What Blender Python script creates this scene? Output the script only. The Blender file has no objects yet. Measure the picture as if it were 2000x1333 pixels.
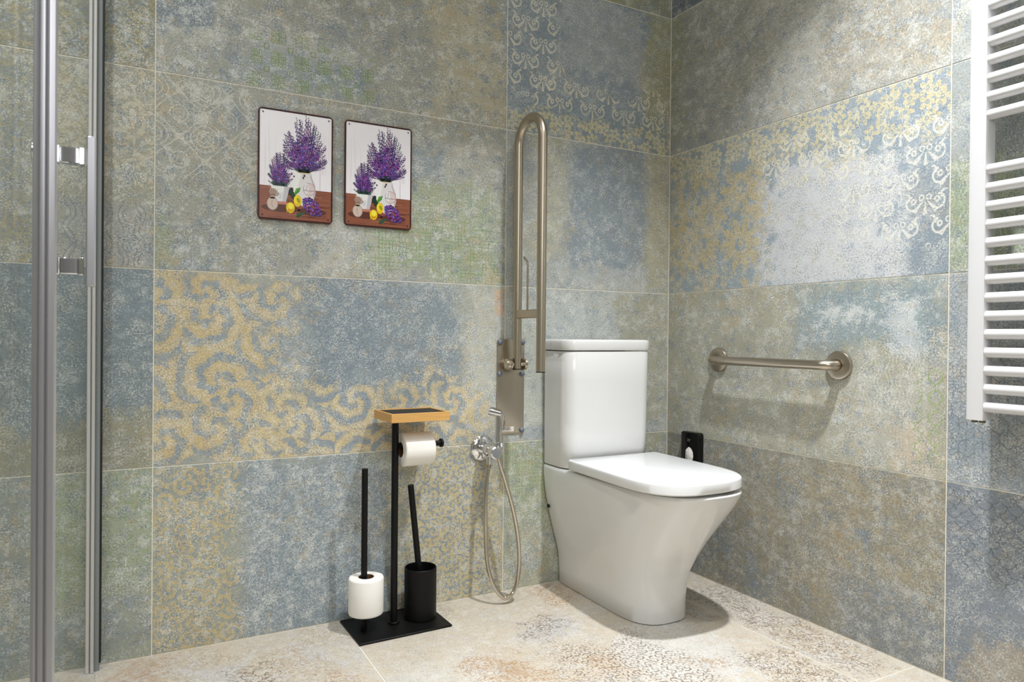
import bpy, math, random
from mathutils import Vector, Matrix
random.seed(7)
PI = math.pi
SC = bpy.context.scene
COL = SC.collection

# ---------------------------------------------------------------- camera
YAW, PITCH, ROLL = .4966, -.0055, .0092
EYE = Vector((-1.7326, -2.0028, .8137))
fw = Vector((math.sin(YAW)*math.cos(PITCH), math.cos(YAW)*math.cos(PITCH), math.sin(PITCH)))
rt = Vector((math.cos(YAW), -math.sin(YAW), 0)); up = rt.cross(fw)
rt, up = math.cos(ROLL)*rt + math.sin(ROLL)*up, -math.sin(ROLL)*rt + math.cos(ROLL)*up
cd = bpy.data.cameras.new('camera'); cam = bpy.data.objects.new('camera', cd); COL.objects.link(cam)
cam.matrix_world = Matrix(((rt.x, up.x, -fw.x, EYE.x), (rt.y, up.y, -fw.y, EYE.y), (rt.z, up.z, -fw.z, EYE.z), (0, 0, 0, 1)))
cd.sensor_fit = 'HORIZONTAL'; cd.sensor_width = 36; cd.lens = 1385.2/2000*36
cd.clip_start = .02
cd.dof.use_dof = True; cd.dof.focus_distance = 2.2; cd.dof.aperture_fstop = 20
SC.camera = cam

# ---------------------------------------------------------------- world, lamps, exposure
w = bpy.data.worlds.new('world'); SC.world = w; w.use_nodes = True
w.node_tree.nodes['Background'].inputs[0].default_value = (.9, .95, 1, 1)
w.node_tree.nodes['Background'].inputs[1].default_value = .3
SC.view_settings.view_transform = 'Standard'; SC.view_settings.look = 'None'
SC.view_settings.gamma = 1; SC.view_settings.use_curve_mapping = False
SC.view_settings.exposure = -.8
CEIL = 2.4766
def lamp(x, y, watt, r=.035, spread=150, col=(.94, .97, 1), z=CEIL-.012):
    d = bpy.data.lights.new('downlight_or_fill', 'AREA'); d.shape = 'DISK'; d.size = 2*r
    d.energy = watt; d.color = col; d.spread = math.radians(spread)
    o = bpy.data.objects.new('downlight_or_fill', d); COL.objects.link(o); o.location = (x, y, z)
    return o
lamp(-.56, -1.10, 37, spread=96)
lamp(-1.28, -1.36, 10, spread=90)
lamp(-2.15, -.75, 17, .05, 120)  # fill lamp added over the shower for more even light
lamp(-1.3, -2.45, 8, .05, 120)  # another added fill lamp, near the camera
pd = bpy.data.lights.new('ceiling_fill', 'AREA'); pd.shape = 'RECTANGLE'; pd.size = 1.2; pd.size_y = .6; pd.energy = 8; pd.color = (.97, .985, 1)  # soft fill added under the ceiling, not a known fitting
po = bpy.data.objects.new('ceiling_fill', pd); COL.objects.link(po); po.location = (-1.75, -1.95, CEIL-.012)
# fill light added behind the camera to brighten the upper walls, no known window
wl = bpy.data.lights.new('rear_fill', 'AREA'); wl.shape = 'RECTANGLE'; wl.size = 1.1; wl.size_y = .9; wl.energy = 20; wl.color = (.95, .98, 1)
wo = bpy.data.objects.new('rear_fill', wl); COL.objects.link(wo); wo.location = (-1.55, -2.98, 1.75); wo.rotation_euler = (math.radians(90), 0, 0)
SC.cycles.max_bounces = 8; SC.cycles.diffuse_bounces = 4; SC.cycles.glossy_bounces = 4
SC.cycles.caustics_reflective = False; SC.cycles.caustics_refractive = False

# ---------------------------------------------------------------- node maths
def lin(c):
    if max(c) > 1: c = [x/255 for x in c]
    return tuple((x/12.92 if x <= .04045 else ((x+.055)/1.055)**2.4) for x in c) + (1,)
class G:
    """builds shader maths; a value is a float or a socket"""
    def __init__(s, mat):
        s.t = mat.node_tree; s.n = s.t.nodes; s.L = s.t.links
    def put(s, sock, v):
        if isinstance(v, V): v = v.s
        if isinstance(v, bpy.types.NodeSocket): s.L.new(v, sock)
        else: sock.default_value = v
    def m(s, op, a, b=None, c=None):
        n = s.n.new('ShaderNodeMath'); n.operation = op; s.put(n.inputs[0], a)
        if b is not None: s.put(n.inputs[1], b)
        if c is not None: s.put(n.inputs[2], c)
        return V(s, n.outputs[0])
    def smooth(s, a, b, x):
        n = s.n.new('ShaderNodeMapRange'); n.interpolation_type = 'SMOOTHSTEP'
        flip = a > b
        s.put(n.inputs[0], x); n.inputs[1].default_value = min(a, b); n.inputs[2].default_value = max(a, b)
        n.inputs[3].default_value = 1. if flip else 0.; n.inputs[4].default_value = 0. if flip else 1.
        return V(s, n.outputs[0])
    def vec(s, x, y, z=0.):
        n = s.n.new('ShaderNodeCombineXYZ')
        for i, v in enumerate((x, y, z)): s.put(n.inputs[i], v)
        return n.outputs[0]
    def sep(s, v):
        n = s.n.new('ShaderNodeSeparateXYZ'); s.put(n.inputs[0], v)
        return [V(s, o) for o in n.outputs]
    def noise(s, v, scale, detail=2., rough=.55, dist=0., color=False):
        n = s.n.new('ShaderNodeTexNoise'); s.put(n.inputs['Vector'], v); n.inputs['Scale'].default_value = scale
        n.inputs['Detail'].default_value = detail; n.inputs['Roughness'].default_value = rough; n.inputs['Distortion'].default_value = dist
        if color: return s.sep(n.outputs['Color'])
        return V(s, n.outputs['Fac'])
    def voro(s, v, scale, rand=1., feature='F1'):
        n = s.n.new('ShaderNodeTexVoronoi'); n.voronoi_dimensions = '2D'; n.feature = feature
        s.put(n.inputs['Vector'], v); n.inputs['Scale'].default_value = scale; n.inputs['Randomness'].default_value = rand
        return n.outputs
    def rand(s, i, j, k):
        n = s.n.new('ShaderNodeTexWhiteNoise'); n.noise_dimensions = '3D'; s.put(n.inputs[0], s.vec(i, j, k))
        return V(s, n.outputs['Value'])
    def mix(s, f, a, b):
        n = s.n.new('ShaderNodeMix'); n.data_type = 'RGBA'
        s.put(n.inputs[0], f); s.put(n.inputs[6], a); s.put(n.inputs[7], b)
        return n.outputs[2]
    def mul(s, c, f):
        n = s.n.new('ShaderNodeVectorMath'); n.operation = 'SCALE'; s.put(n.inputs[0], c); s.put(n.inputs[3], f)
        return n.outputs[0]
class V:
    def __init__(s, g, sock): s.g = g; s.s = sock
    def __add__(s, o): return s.g.m('ADD', s, o)
    __radd__ = __add__
    def __mul__(s, o): return s.g.m('MULTIPLY', s, o)
    __rmul__ = __mul__
    def __sub__(s, o): return s.g.m('SUBTRACT', s, o)
    def __rsub__(s, o): return s.g.m('SUBTRACT', o, s)
    def __truediv__(s, o): return s.g.m('DIVIDE', s, o)
    def abs(s): return s.g.m('ABSOLUTE', s)
    def sin(s): return s.g.m('SINE', s)
    def cos(s): return s.g.m('COSINE', s)
    def floor(s): return s.g.m('FLOOR', s)
    def frac(s): return s.g.m('FRACT', s)
    def sqrt(s): return s.g.m('SQRT', s)
    def mn(s, o): return s.g.m('MINIMUM', s, o)
    def mx(s, o): return s.g.m('MAXIMUM', s, o)
    def lt(s, o): return s.g.m('LESS_THAN', s, o)
    def gt(s, o): return s.g.m('GREATER_THAN', s, o)

def new_mat(name):
    m = bpy.data.materials.new(name); m.use_nodes = True
    return m, m.node_tree.nodes['Principled BSDF']
def plain(name, rgb, rough=.5, metal=0., spec=.5, coat=0., vary=0., vscale=40., bump=0., bscale=200.):
    m, b = new_mat(name); g = G(m)
    b.inputs['Base Color'].default_value = lin(rgb); b.inputs['Roughness'].default_value = rough
    b.inputs['Metallic'].default_value = metal; b.inputs['Specular IOR Level'].default_value = spec; b.inputs['Coat Weight'].default_value = coat
    tc = g.n.new('ShaderNodeTexCoord').outputs['Object']
    if vary:
        n = g.noise(tc, vscale, 3.)
        g.put(b.inputs['Base Color'], g.mul(lin(rgb)[:3], n*vary + (1-vary*.5)))
        g.put(b.inputs['Roughness'], n*.12 + (rough-.06))
    if bump:
        bn = g.n.new('ShaderNodeBump'); bn.inputs['Strength'].default_value = bump; bn.inputs['Distance'].default_value = .001
        g.put(bn.inputs['Height'], g.noise(tc, bscale, 3.)); g.L.new(bn.outputs[0], b.inputs['Normal'])
    return m

# ---------------------------------------------------------------- printed tile material
TAUPE, BLUE, OCHRE, PALE, GREEN = (150, 150, 140), (122, 136, 146), (174, 160, 124), (190, 189, 182), (138, 150, 112)
KALB = 1.22                    # print darkness
class Tile:
    def __init__(s, name, cu, cv, base=TAUPE, blue=(.5, .72), ochre=(.56, .75), pale=(.56, .74), cols=None, floor=False, seed=0.):
        s.mat, s.b = new_mat(name); g = s.g = G(s.mat)
        x, y, z = g.sep(g.n.new('ShaderNodeTexCoord').outputs['Object'])
        s.u = x + cu; s.v = (y if floor else z) + cv
        s.p = g.vec(s.u, s.v, seed)
        s.A = g.noise(s.p, 5.5, 5., .62, color=True)
        s.B = g.noise(s.p, 36., 5., .72, color=True)
        s.C = g.noise(s.p, 250., 2., .7)
        s.D = g.noise(s.p, 85., 1., .5, .6)
        s.E = g.noise(s.p, 13., 3., .65)
        s.F = g.noise(g.vec(s.v, s.u, seed+9.), 17., 3., .65)
        s.wu = s.u + (s.A[0]-.5)*.02 + (s.B[0]-.5)*.008
        s.wv = s.v + (s.A[1]-.5)*.02 + (s.B[1]-.5)*.008
        c = dict(blue=BLUE, ochre=OCHRE, pale=PALE); c.update(cols or {})
        s.c = lin(base); s.late = []
        s.lay(g.smooth(*blue, s.A[0]*.65 + s.B[0]*.35), c['blue'])
        s.lay(g.smooth(*ochre, s.A[1]*.45 + s.B[1]*.55), c['ochre'], .8)
        s.lay(g.smooth(*pale, s.A[2]*.4 + s.B[2]*.6), c['pale'], .8)
    def lay(s, mask, col, op=1.):
        g = s.g
        if op != 1: mask = mask*op
        s.c = g.mix(mask, s.c, lin(col)); return s
    def zone(s, z, br=.5):
        """soft, worn-edged box; br is how broken the print is inside"""
        u0, u1, v0, v1, soft = z
        g = s.g
        d = (s.u-u0).mn(u1-s.u).mn((s.v-v0).mn(v1-s.v))
        d = d + (s.A[2]-.5)*(soft*3.2) + (s.B[1]-.5)*(soft*2.2)
        m = g.smooth(-soft*.9, soft*1.1, d)*(.98-.2*br)
        return g.smooth(.28, .72, m + (s.B[2]-.5)*(1.5*br) + (s.C-.5)*(.9*br) + (s.E-.5)*(.8*br))
    def fill(s, z, col, op=.8, br=.4): return s.lay(s.zone(z, br+.25), col, op*.88)
    def ink(s, ln, z, br, op, col):
        s.late.append(((ln*s.zone(z, br))*op, col)); return s
    def worn(s, ln, z, br, op):
        return (ln*s.zone(z, br+.3))*op
    def scroll(s, z, col, scale=7., op=.85, k=16., br=.35, lo=-.15, inner=None):
        g = s.g; o = g.voro(g.vec(s.wu, s.wv, 0.), scale, .92)
        px, py, _ = g.sep(o['Position'])
        dx, dy = s.wu-px, s.wv-py
        ang = g.m('ARCTAN2', dy, dx); d = (dx*dx + dy*dy).sqrt()*scale
        sp = (d*k + ang*2. + (ang*7.).sin()*.45).sin() + (s.B[0]-.5)*3. + (s.C-.5)*1.4 + (s.D-.5)*.8
        s.lay(s.worn(g.smooth(lo, lo+.45, sp), z, br, op), col)
        if inner: s.lay(s.worn(g.smooth(.75, .95, sp), z, br, op*.6), inner)
        return s
    def flowers(s, z, col, scale=20., op=.85, br=.3, petals=5., rand=.6, size=.42):
        g = s.g; o = g.voro(g.vec(s.wu, s.wv, 0.), scale, rand)
        px, py, _ = g.sep(o['Position'])
        dx, dy = s.wu-px, s.wv-py
        ang = g.m('ARCTAN2', dy, dx); d = (dx*dx + dy*dy).sqrt()*scale
        r = (ang*(petals*.5)).cos().abs()*(size*.75) + size*.45
        ln = g.smooth(.03, -.03, d-r)*g.smooth(.03, .07, (d-size*.22).abs())
        return s.lay(s.worn(ln*g.smooth(.38, .5, s.F*.5 + s.B[0]*.5), z, br, op), col)
    def leaves(s, z, col, scale=40., op=.8, br=.2, thr=.06, late=False):
        g = s.g; n = g.noise(g.vec(s.u, s.v, 3.3), scale, 1.5, .5, 1.2)
        if late: return s.ink(g.smooth(thr, thr*.5, (n-.5).abs()), z, br, op, col)
        return s.lay(s.worn(g.smooth(thr, thr*.5, (n-.5).abs()), z, br, op), col)
    def palm(s, z, col, pu=.132, pv=.122, op=.85, br=.2, ou=0., ov=0.):
        g = s.g
        j = ((s.v-ov)/(pv*.5)).floor(); fv = ((s.v-ov)/(pv*.5)).frac()
        fu = ((s.u-ou)/pu + j*.5).frac()
        a = (fu-.5)*2.5; b = (fv-.5)*1.05; q = a.abs()
        def ring(cx, cy, r, t):
            dx, dy = q-cx, b-cy
            return g.smooth(t, t*.4, ((dx*dx+dy*dy).sqrt()-r).abs())
        ln = ring(.6, .06, .3, .07)*((q-.6)+(b-.06)*-.6).gt(-.16)
        ln = ln.mx(ring(.56, .14, .10, .06)).mx(ring(.17, .28, .11, .045)).mx(ring(.95, .32, .2, .07)*b.gt(.18)*q.lt(.98))
        ang = g.m('ARCTAN2', a, .22-b); d = (a*a*.55 + (b-.22)*(b-.22)).sqrt()
        ln = ln.mx(g.smooth(.2, .6, (ang*8.).cos())*d.lt(.68)*d.gt(.12)*ang.abs().lt(1.25)*(b.lt(.1)))
        return s.ink(ln, z, br, op, col)
    def maze(s, z, col, cell=.0105, op=.8, br=.25):
        g = s.g; u, v = s.u/cell, s.v/cell
        i, j = u.floor(), v.floor(); fu, fv = u.frac(), v.frac()
        ln = (fu.lt(.2)*g.rand(i, (j/4.).floor(), 1.).lt(.42)).mx(fv.lt(.2)*g.rand((i/4.).floor(), j, 2.).lt(.5))
        return s.ink(ln, z, br, op, col)
    def key(s, z, col, per=.062, op=.75, br=.3, ou=0., ov=0.):
        g = s.g; u, v = ((s.u-ou)/per).frac(), ((s.v-ov)/per).frac()
        a, b = (u-.35).abs(), (v-.35).abs()
        inside = a.mx(b).lt(.31)
        qa, qb = (a-.155).abs(), (b-.155).abs(); r = qa.mx(qb)
        ln = (r-.055).abs().lt(.022).mx((r-.135).abs().lt(.022))
        c, d = (u-.85).abs(), (v-.85).abs(); r2 = c.mx(d)
        s.lay(s.worn(inside, z, br, op*.25), (160, 172, 140))
        return s.ink((ln*inside).mx((r2-.1).abs().lt(.025)), z, br, op, col)
    def ogee(s, z, col, per=.13, op=.7, br=.35):
        g = s.g; k = 2*PI/per
        f = (s.wu*k).cos() + (s.wv*k).cos()
        ln = g.smooth(.13, .05, f.abs()).mx(g.smooth(.12, .05, (f-.75).abs())).mx(g.smooth(.1, .04, (f.abs()-1.45).abs()))
        ln = ln.mx(g.smooth(.1, .04, ((s.wu*k*2.).cos()*(s.wv*k*2.).cos()-.35).abs())*f.abs().gt(.9)*.8)
        return s.ink(ln, z, br, op, col)
    def rings(s, z, col, per=.1, op=.6, br=.3):
        g = s.g; j = (s.wv/(per*.5)).floor()
        a = ((s.wu/per + j*.5).frac()-.5); b = ((s.wv/(per*.5)).frac()-.5)*.5
        d = (a*a+b*b).sqrt()
        ln = g.smooth(.03, .012, (d-.42).abs()).mx(g.smooth(.03, .012, (d-.27).abs()))
        return s.ink(ln, z, br, op, col)
    def scales(s, z, col, wd=.034, op=.75, br=.25):
        g = s.g; h = wd*.5; j = (s.wv/h).floor(); fv = (s.wv/h).frac()
        a = ((s.wu/wd + j*.5).frac()-.5); b = (1.-fv)*.5
        d = (a*a+b*b).sqrt()
        return s.ink(g.smooth(.04, .015, (d-.47).abs()), z, br, op, col)
    def cubes(s, z, col, cell=.03, op=.6, br=.3):
        g = s.g; v = s.wv/cell; j = v.floor(); fv = v.frac()
        a = ((s.wu/cell*.87 + j*.5).frac()-.5).abs()
        ln = g.smooth(.05, .02, (a-.5).abs()).mx(g.smooth(.08, .03, (fv-a*.9).abs())).mx(g.smooth(.05, .02, a)*fv.gt(.5))
        return s.ink(ln, z, br, op, col)
    def hexl(s, z, col, per=.04, op=.7, br=.2):
        g = s.g; a, b = ((s.u/per).frac()-.5).abs(), ((s.v/per).frac()-.5).abs()
        d = a.mx(b).mx((a+b)*.72)
        return s.ink(g.smooth(.05, .025, (d-.34).abs()).mx((a.lt(.03))*d.gt(.34)), z, br, op, col)
    def crack(s, z, col, scale=55., op=.6, br=.2):
        g = s.g; d = V(g, g.voro(g.vec(s.wu, s.wv, 0.), scale, 1., 'DISTANCE_TO_EDGE')['Distance'])
        return s.ink(g.smooth(.09, .03, d), z, br, op, col)
    def done(s, amp=.75, rough=.42, trace=(.5, .28), tcol=((200, 201, 196), (100, 106, 107)), gloss=.4, wear=.5, k=1., over=None, fleck=.6):
        g = s.g
        over = over or ((194, 195, 189), (110, 125, 138), (171, 152, 113))
        s.lay(g.smooth(.5, .6, s.B[2]*.7 + s.E*.3), over[0], wear)
        s.lay(g.smooth(.5, .6, s.B[0]*.65 + s.F*.35), over[1], wear*.9)
        s.lay(g.smooth(.515, .61, s.B[1]*.65 + s.A[2]*.35), over[2], wear*.75)
        for mk_, cl_ in s.late: s.lay(mk_, cl_)
        # fine worn tracery, pale and dark, then grain
        n = s.D
        s.lay(g.smooth(.035, .012, (n-.56).abs())*g.smooth(.46, .6, s.B[0]), tcol[0], trace[0])
        s.lay(g.smooth(.03, .01, (n-.43).abs())*g.smooth(.48, .6, s.B[1]), tcol[1], trace[1])
        s.lay(g.smooth(.52, .64, s.C)*g.smooth(.4, .58, s.E), tcol[0], fleck); s.lay(g.smooth(.47, .35, s.C)*g.smooth(.4, .58, s.F), tcol[1], fleck)
        s.c = g.mul(s.c, (s.C*amp + (1-amp*.5))*(KALB*k))
        n = g.n.new('ShaderNodeVectorMath'); n.operation = 'MULTIPLY'; g.put(n.inputs[0], s.c); n.inputs[1].default_value = (1.0, .993, 1.0)
        g.put(s.b.inputs['Base Color'], n.outputs[0])
        g.put(s.b.inputs['Roughness'], s.B[0]*.18 + (rough-.09)); s.b.inputs['Specular IOR Level'].default_value = gloss
        return s.mat

# ---------------------------------------------------------------- mesh helpers
class MB:
    def __init__(s): s.v = []; s.f = []; s.c = None; s.sm = []
    def add(s, vs, fs, smooth=True):
        o = len(s.v); s.v += [tuple(x) for x in vs]; s.f += [tuple(i+o for i in f) for f in fs]; s.sm += [smooth]*len(fs); return s
    def loft(s, rings, cap0=True, cap1=True, closed=True, smooth=True):
        n = len(rings[0]); vs = [p for r in rings for p in r]; fs = []
        for k in range(len(rings)-1):
            for i in range(n if closed else n-1):
                j = (i+1) % n
                fs.append((k*n+i, k*n+j, (k+1)*n+j, (k+1)*n+i))
        if cap0: fs.append(tuple(range(n))[::-1])
        if cap1: fs.append(tuple(range((len(rings)-1)*n, len(rings)*n)))
        return s.add(vs, fs, smooth)
    def box(s, lo, hi, b=0.):
        (x0, y0, z0), (x1, y1, z1) = lo, hi
        if not b:
            vs = [(x, y, z) for z in (z0, z1) for x, y in ((x0, y0), (x1, y0), (x1, y1), (x0, y1))]
            return s.add(vs, [(3, 2, 1, 0), (4, 5, 6, 7), (0, 1, 5, 4), (1, 2, 6, 5), (2, 3, 7, 6), (3, 0, 4, 7)], False)
        def ring(z, i):
            c = b if i == 0 else b*2
            xa, xb, ya, yb = x0, x1, y0, y1
            if i: xa += b; xb -= b; ya += b; yb -= b; c = b*.6
            return [(xa+c, ya, z), (xb-c, ya, z), (xb, ya+c, z), (xb, yb-c, z), (xb-c, yb, z), (xa+c, yb, z), (xa, yb-c, z), (xa, ya+c, z)]
        return s.loft([ring(z0, 1), ring(z0+b, 0), ring(z1-b, 0), ring(z1, 1)])
    def cyl(s, p0, p1, r0, r1=None, n=24, bev=0., cap=True):
        r1 = r0 if r1 is None else r1
        p0, p1 = Vector(p0), Vector(p1); L = (p1-p0).length
        prof = [(0, r0), (L, r1)]
        if bev: prof = [(0, r0-bev), (bev, r0), (L-bev, r1), (L, r1-bev)]
        return s.lathe(prof, p0, p1-p0, n, cap)
    def lathe(s, prof, org, axis, n=32, cap=True):
        q = Vector((0, 0, 1)).rotation_difference(Vector(axis).normalized()); org = Vector(org)
        rings = [[org + q @ Vector((r*math.cos(2*PI*i/n), r*math.sin(2*PI*i/n), h)) for i in range(n)] for h, r in prof]
        return s.loft(rings, cap, cap)
    def sweep(s, path, r, n=16, rf=None, cap=True, flat=(1, 1), up0=None):
        P = [Vector(p) for p in path]; rings = []
        T = [(P[min(i+1, len(P)-1)]-P[max(i-1, 0)]).normalized() for i in range(len(P))]
        a = Vector(up0) if up0 else (Vector((0, 0, 1)) if abs(T[0].z) < .9 else Vector((1, 0, 0)))
        N = (a - T[0]*a.dot(T[0])).normalized()
        for i, p in enumerate(P):
            if i: N = (T[i-1].rotation_difference(T[i]) @ N); N = (N - T[i]*N.dot(T[i])).normalized()
            Bn = T[i].cross(N); rr = rf(i) if rf else r
            rings.append([p + N*(rr*flat[0]*math.cos(2*PI*k/n)) + Bn*(rr*flat[1]*math.sin(2*PI*k/n)) for k in range(n)])
        return s.loft(rings, cap, cap)
    def prism(s, poly, fn, h0, h1, bev=0., inset=None):
        """poly is a 2-D outline, fn(a, b, h) gives the point"""
        ins = inset or (lambda t: [(a*(1-t), b*(1-t)) for a, b in poly])
        if bev:
            lv = [(h0, ins(bev)), (h0+(h1-h0)*.0+abs(bev)*.0+.0006*(1 if h1 > h0 else -1), poly), (h1-.0006*(1 if h1 > h0 else -1), poly), (h1, ins(bev))]
        else: lv = [(h0, poly), (h1, poly)]
        return s.loft([[fn(a, b, h) for a, b in pl] for h, pl in lv])
    def build(s, name, mat, parent=None, ang=35, loc=None):
        me = bpy.data.meshes.new(name); me.from_pydata(s.v, [], s.f); me.update()
        import bmesh
        bm = bmesh.new(); bm.from_mesh(me); bmesh.ops.recalc_face_normals(bm, faces=bm.faces); bm.to_mesh(me); bm.free()
        if all(s.sm) or any(s.sm):
            me.polygons.foreach_set('use_smooth', [bool(x) for x in s.sm]); me.set_sharp_from_angle(angle=math.radians(ang))
        me.materials.append(mat)
        o = bpy.data.objects.new(name, me); COL.objects.link(o)
        if parent: o.parent = parent
        if loc: o.location = loc
        return o
def tag(o, label=None, cat=None, group=None, kind=None):
    for k, v in dict(label=label, category=cat, group=group, kind=kind).items():
        if v: o[k] = v
    return o
def thing(name, loc, label, cat, group=None, rz=0.):
    o = bpy.data.objects.new(name, None); COL.objects.link(o); o.location = loc; o.rotation_euler = (0, 0, rz); o.empty_display_size = .05
    return tag(o, label, cat, group)
def rrect(wd, h, r, n=5, cx=0., cy=0.):
    pts = []
    for k, (sx, sy) in enumerate(((1, 1), (-1, 1), (-1, -1), (1, -1))):
        for i in range(n+1):
            a = PI/2*(k + i/n)
            pts.append((cx + sx*(wd/2-r) + r*math.cos(a), cy + sy*(h/2-r) + r*math.sin(a)))
    return pts
def spline(pts, per=10):
    P = [Vector(p) for p in pts]; out = []
    for i in range(len(P)-1):
        p0, p1, p2, p3 = P[max(i-1, 0)], P[i], P[i+1], P[min(i+2, len(P)-1)]
        for k in range(per):
            t = k/per
            out.append(.5*((2*p1) + (p2-p0)*t + (2*p0-5*p1+4*p2-p3)*t*t + (3*p1-p0-3*p2+p3)*t**3))
    return out + [P[-1]]
def arc(c, r, a0, a1, ax, ay, n=12):
    c, ax, ay = Vector(c), Vector(ax), Vector(ay)
    return [c + ax*(r*math.cos(a0+(a1-a0)*i/n)) + ay*(r*math.sin(a0+(a1-a0)*i/n)) for i in range(n+1)]

# ---------------------------------------------------------------- the room
XL, YF = -2.72, -3.02
grout = plain('grout', (234, 227, 212), .85, vary=.12, vscale=90)
paint = plain('ceiling_paint', (238, 236, 230), .8, vary=.03)
def slab(name, lo, hi, mat): return tag(MB().box(lo, hi).build(name, mat), kind='structure')
GR = .0012
wall_back = slab('wall_back', (XL-.1, GR, -.1), (.1, .1, CEIL+.1), grout)
wall_right = slab('wall_right', (GR, YF-.1, -.1), (.1, GR, CEIL+.1), grout)
wall_left = slab('wall_left', (XL-.1, YF-.1, -.1), (XL-GR, GR, CEIL+.1), grout)
wall_front = slab('wall_front', (XL-GR, YF-.1, -.1), (GR, YF-GR, CEIL+.1), grout)
floor = slab('floor', (XL-GR, YF-GR, -.1), (GR, GR, -GR), grout)
ceiling = slab('ceiling', (XL-GR, YF-GR, CEIL), (GR, GR, CEIL+.1), paint)

ROWS = [0., .4766, .9766, 1.4766, 1.9766, CEIL]
tile_mesh = {}
def tile_me(w_, h_, mat, flat=False):
    g = .0013; w2, h2 = w_/2-g, h_/2-g; t = .005; b = .0007
    m = MB()
    def ring(d, y): return [(-w2+d, y, -h2+d), (w2-d, y, -h2+d), (w2-d, y, h2-d), (-w2+d, y, h2-d)]
    m.loft([ring(0, t), ring(0, b), ring(b, 0)], smooth=False)
    if flat: m.v = [(x, z, -y) for x, y, z in m.v]
    return m
def put_tile(parent, c, w_, h_, mat, rz=0., flat=False):
    o = tile_me(w_, h_, mat, flat).build('tile', mat, parent, loc=c); o.rotation_euler = (0, 0, rz)
    return o

# ---- back wall prints (u = x, v = z)
def T(n, u0, u1, row, **k): return Tile(n, (u0+u1)/2, (ROWS[row]+ROWS[row+1])/2, **k)
XA, XB = -1.675, -.673
back = {}
# --- middle column
t = T('tile_print', XA, XB, 3, seed=1.)
t.fill((-1.68, -1.08, 1.54, 1.66, .06), PALE, .5, .7).fill((-1.54, -1.1, 1.47, 1.62, .07), (132, 144, 148), .75, .6)
t.fill((-.95, -.68, 1.48, 1.85, .07), (186, 178, 146), .55, .5).fill((-1.69, -1.53, 1.6, 1.8, .02), (112, 124, 134), .9, .15).crack((-1.69, -1.53, 1.6, 1.8, .03), (84, 94, 104), 60., .5)
t.key((-1.47, -1.08, 1.47, 1.63, .05), (116, 134, 84), ou=-1.46, ov=1.478)
back[1, 3] = t.done(wear=.66)
t = T('tile_print', XA, XB, 2, seed=2.)
t.fill((-1.3, -1.0, .98, 1.18, .07), PALE, .5, .6).fill((-.93, -.68, 1.1, 1.42, .07), (178, 178, 168), .55, .6).fill((-1., -.87, 1.27, 1.4, .04), (134, 148, 158), .8, .5)
t.ogee((-1.7, -1.42, 1.2, 1.48, .06), (188, 184, 170), .12, .75).ogee((-1.06, -.67, 1.2, 1.42, .06), (184, 182, 170), .12, .3)
t.fill((-1.14, -.69, .97, 1.3, .09), (146, 158, 122), .6, .5).fill((-1.68, -1.63, .98, 1.15, .03), (134, 150, 122), .6, .6).maze((-1.14, -.685, .985, 1.16, .03), (112, 140, 84)).maze((-.98, -.685, 1.1, 1.3, .06), (118, 142, 92), op=.5, br=.5)
back[1, 2] = t.done(wear=.62)
t = T('tile_print', XA, XB, 1, base=(152, 154, 144), seed=3.)
t.fill((-1.7, -1.05, .45, .99, .1), (126, 138, 148), .75, .35).fill((-1.31, -.8, .62, 1.0, .08), (118, 131, 140), .9, .3).fill((-1.4, -.7, .46, .66, .06), (128, 138, 146), .7, .4)
t.fill((-.82, -.66, .5, .99, .06), (176, 178, 171), .75, .4)
t.scroll((-1.72, -1.33, .45, 1.0, .09), (184, 166, 124), 8., .92, 15., .3, -.45, (200, 184, 146))
t.scroll((-1.72, -1.25, .45, 1.0, .1), (178, 162, 124), 17., .35, 12., .5, .1)
t.scroll((-1.45, -.72, .45, .70, .07), (186, 170, 130), 9., .88, 15., .35, -.35, (202, 188, 152))
t.flowers((-.84, -.67, .5, .98, .05), (190, 176, 142), 26., .4).fill((-.715, -.67, .88, .97, .02), (196, 150, 108), .6, .6)
t.crack((-1.3, -.84, .66, .98, .07), (88, 98, 106), 75., .5, .3)
back[1, 1] = t.done(wear=.34)
t = T('tile_print', XA, XB, 0, base=(146, 150, 140), seed=4.)
t.fill((-1.49, -1.03, -.05, .5, .08), (120, 132, 140), .95, .2).fill((-1.04, -.66, -.05, .5, .07), (184, 170, 126), .95, .35)
t.scroll((-1.7, -1.45, -.05, .5, .06), (182, 164, 118), 21., .8, 14., .3, -.2)
t.scroll((-1.03, -.68, -.05, .5, .06), (116, 131, 146), 27., .8, 12., .4, .1)
t.leaves((-1.47, -1.05, 0., .48, .06), (188, 194, 194), 60., .4, .4)
back[1, 0] = t.done()
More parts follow.
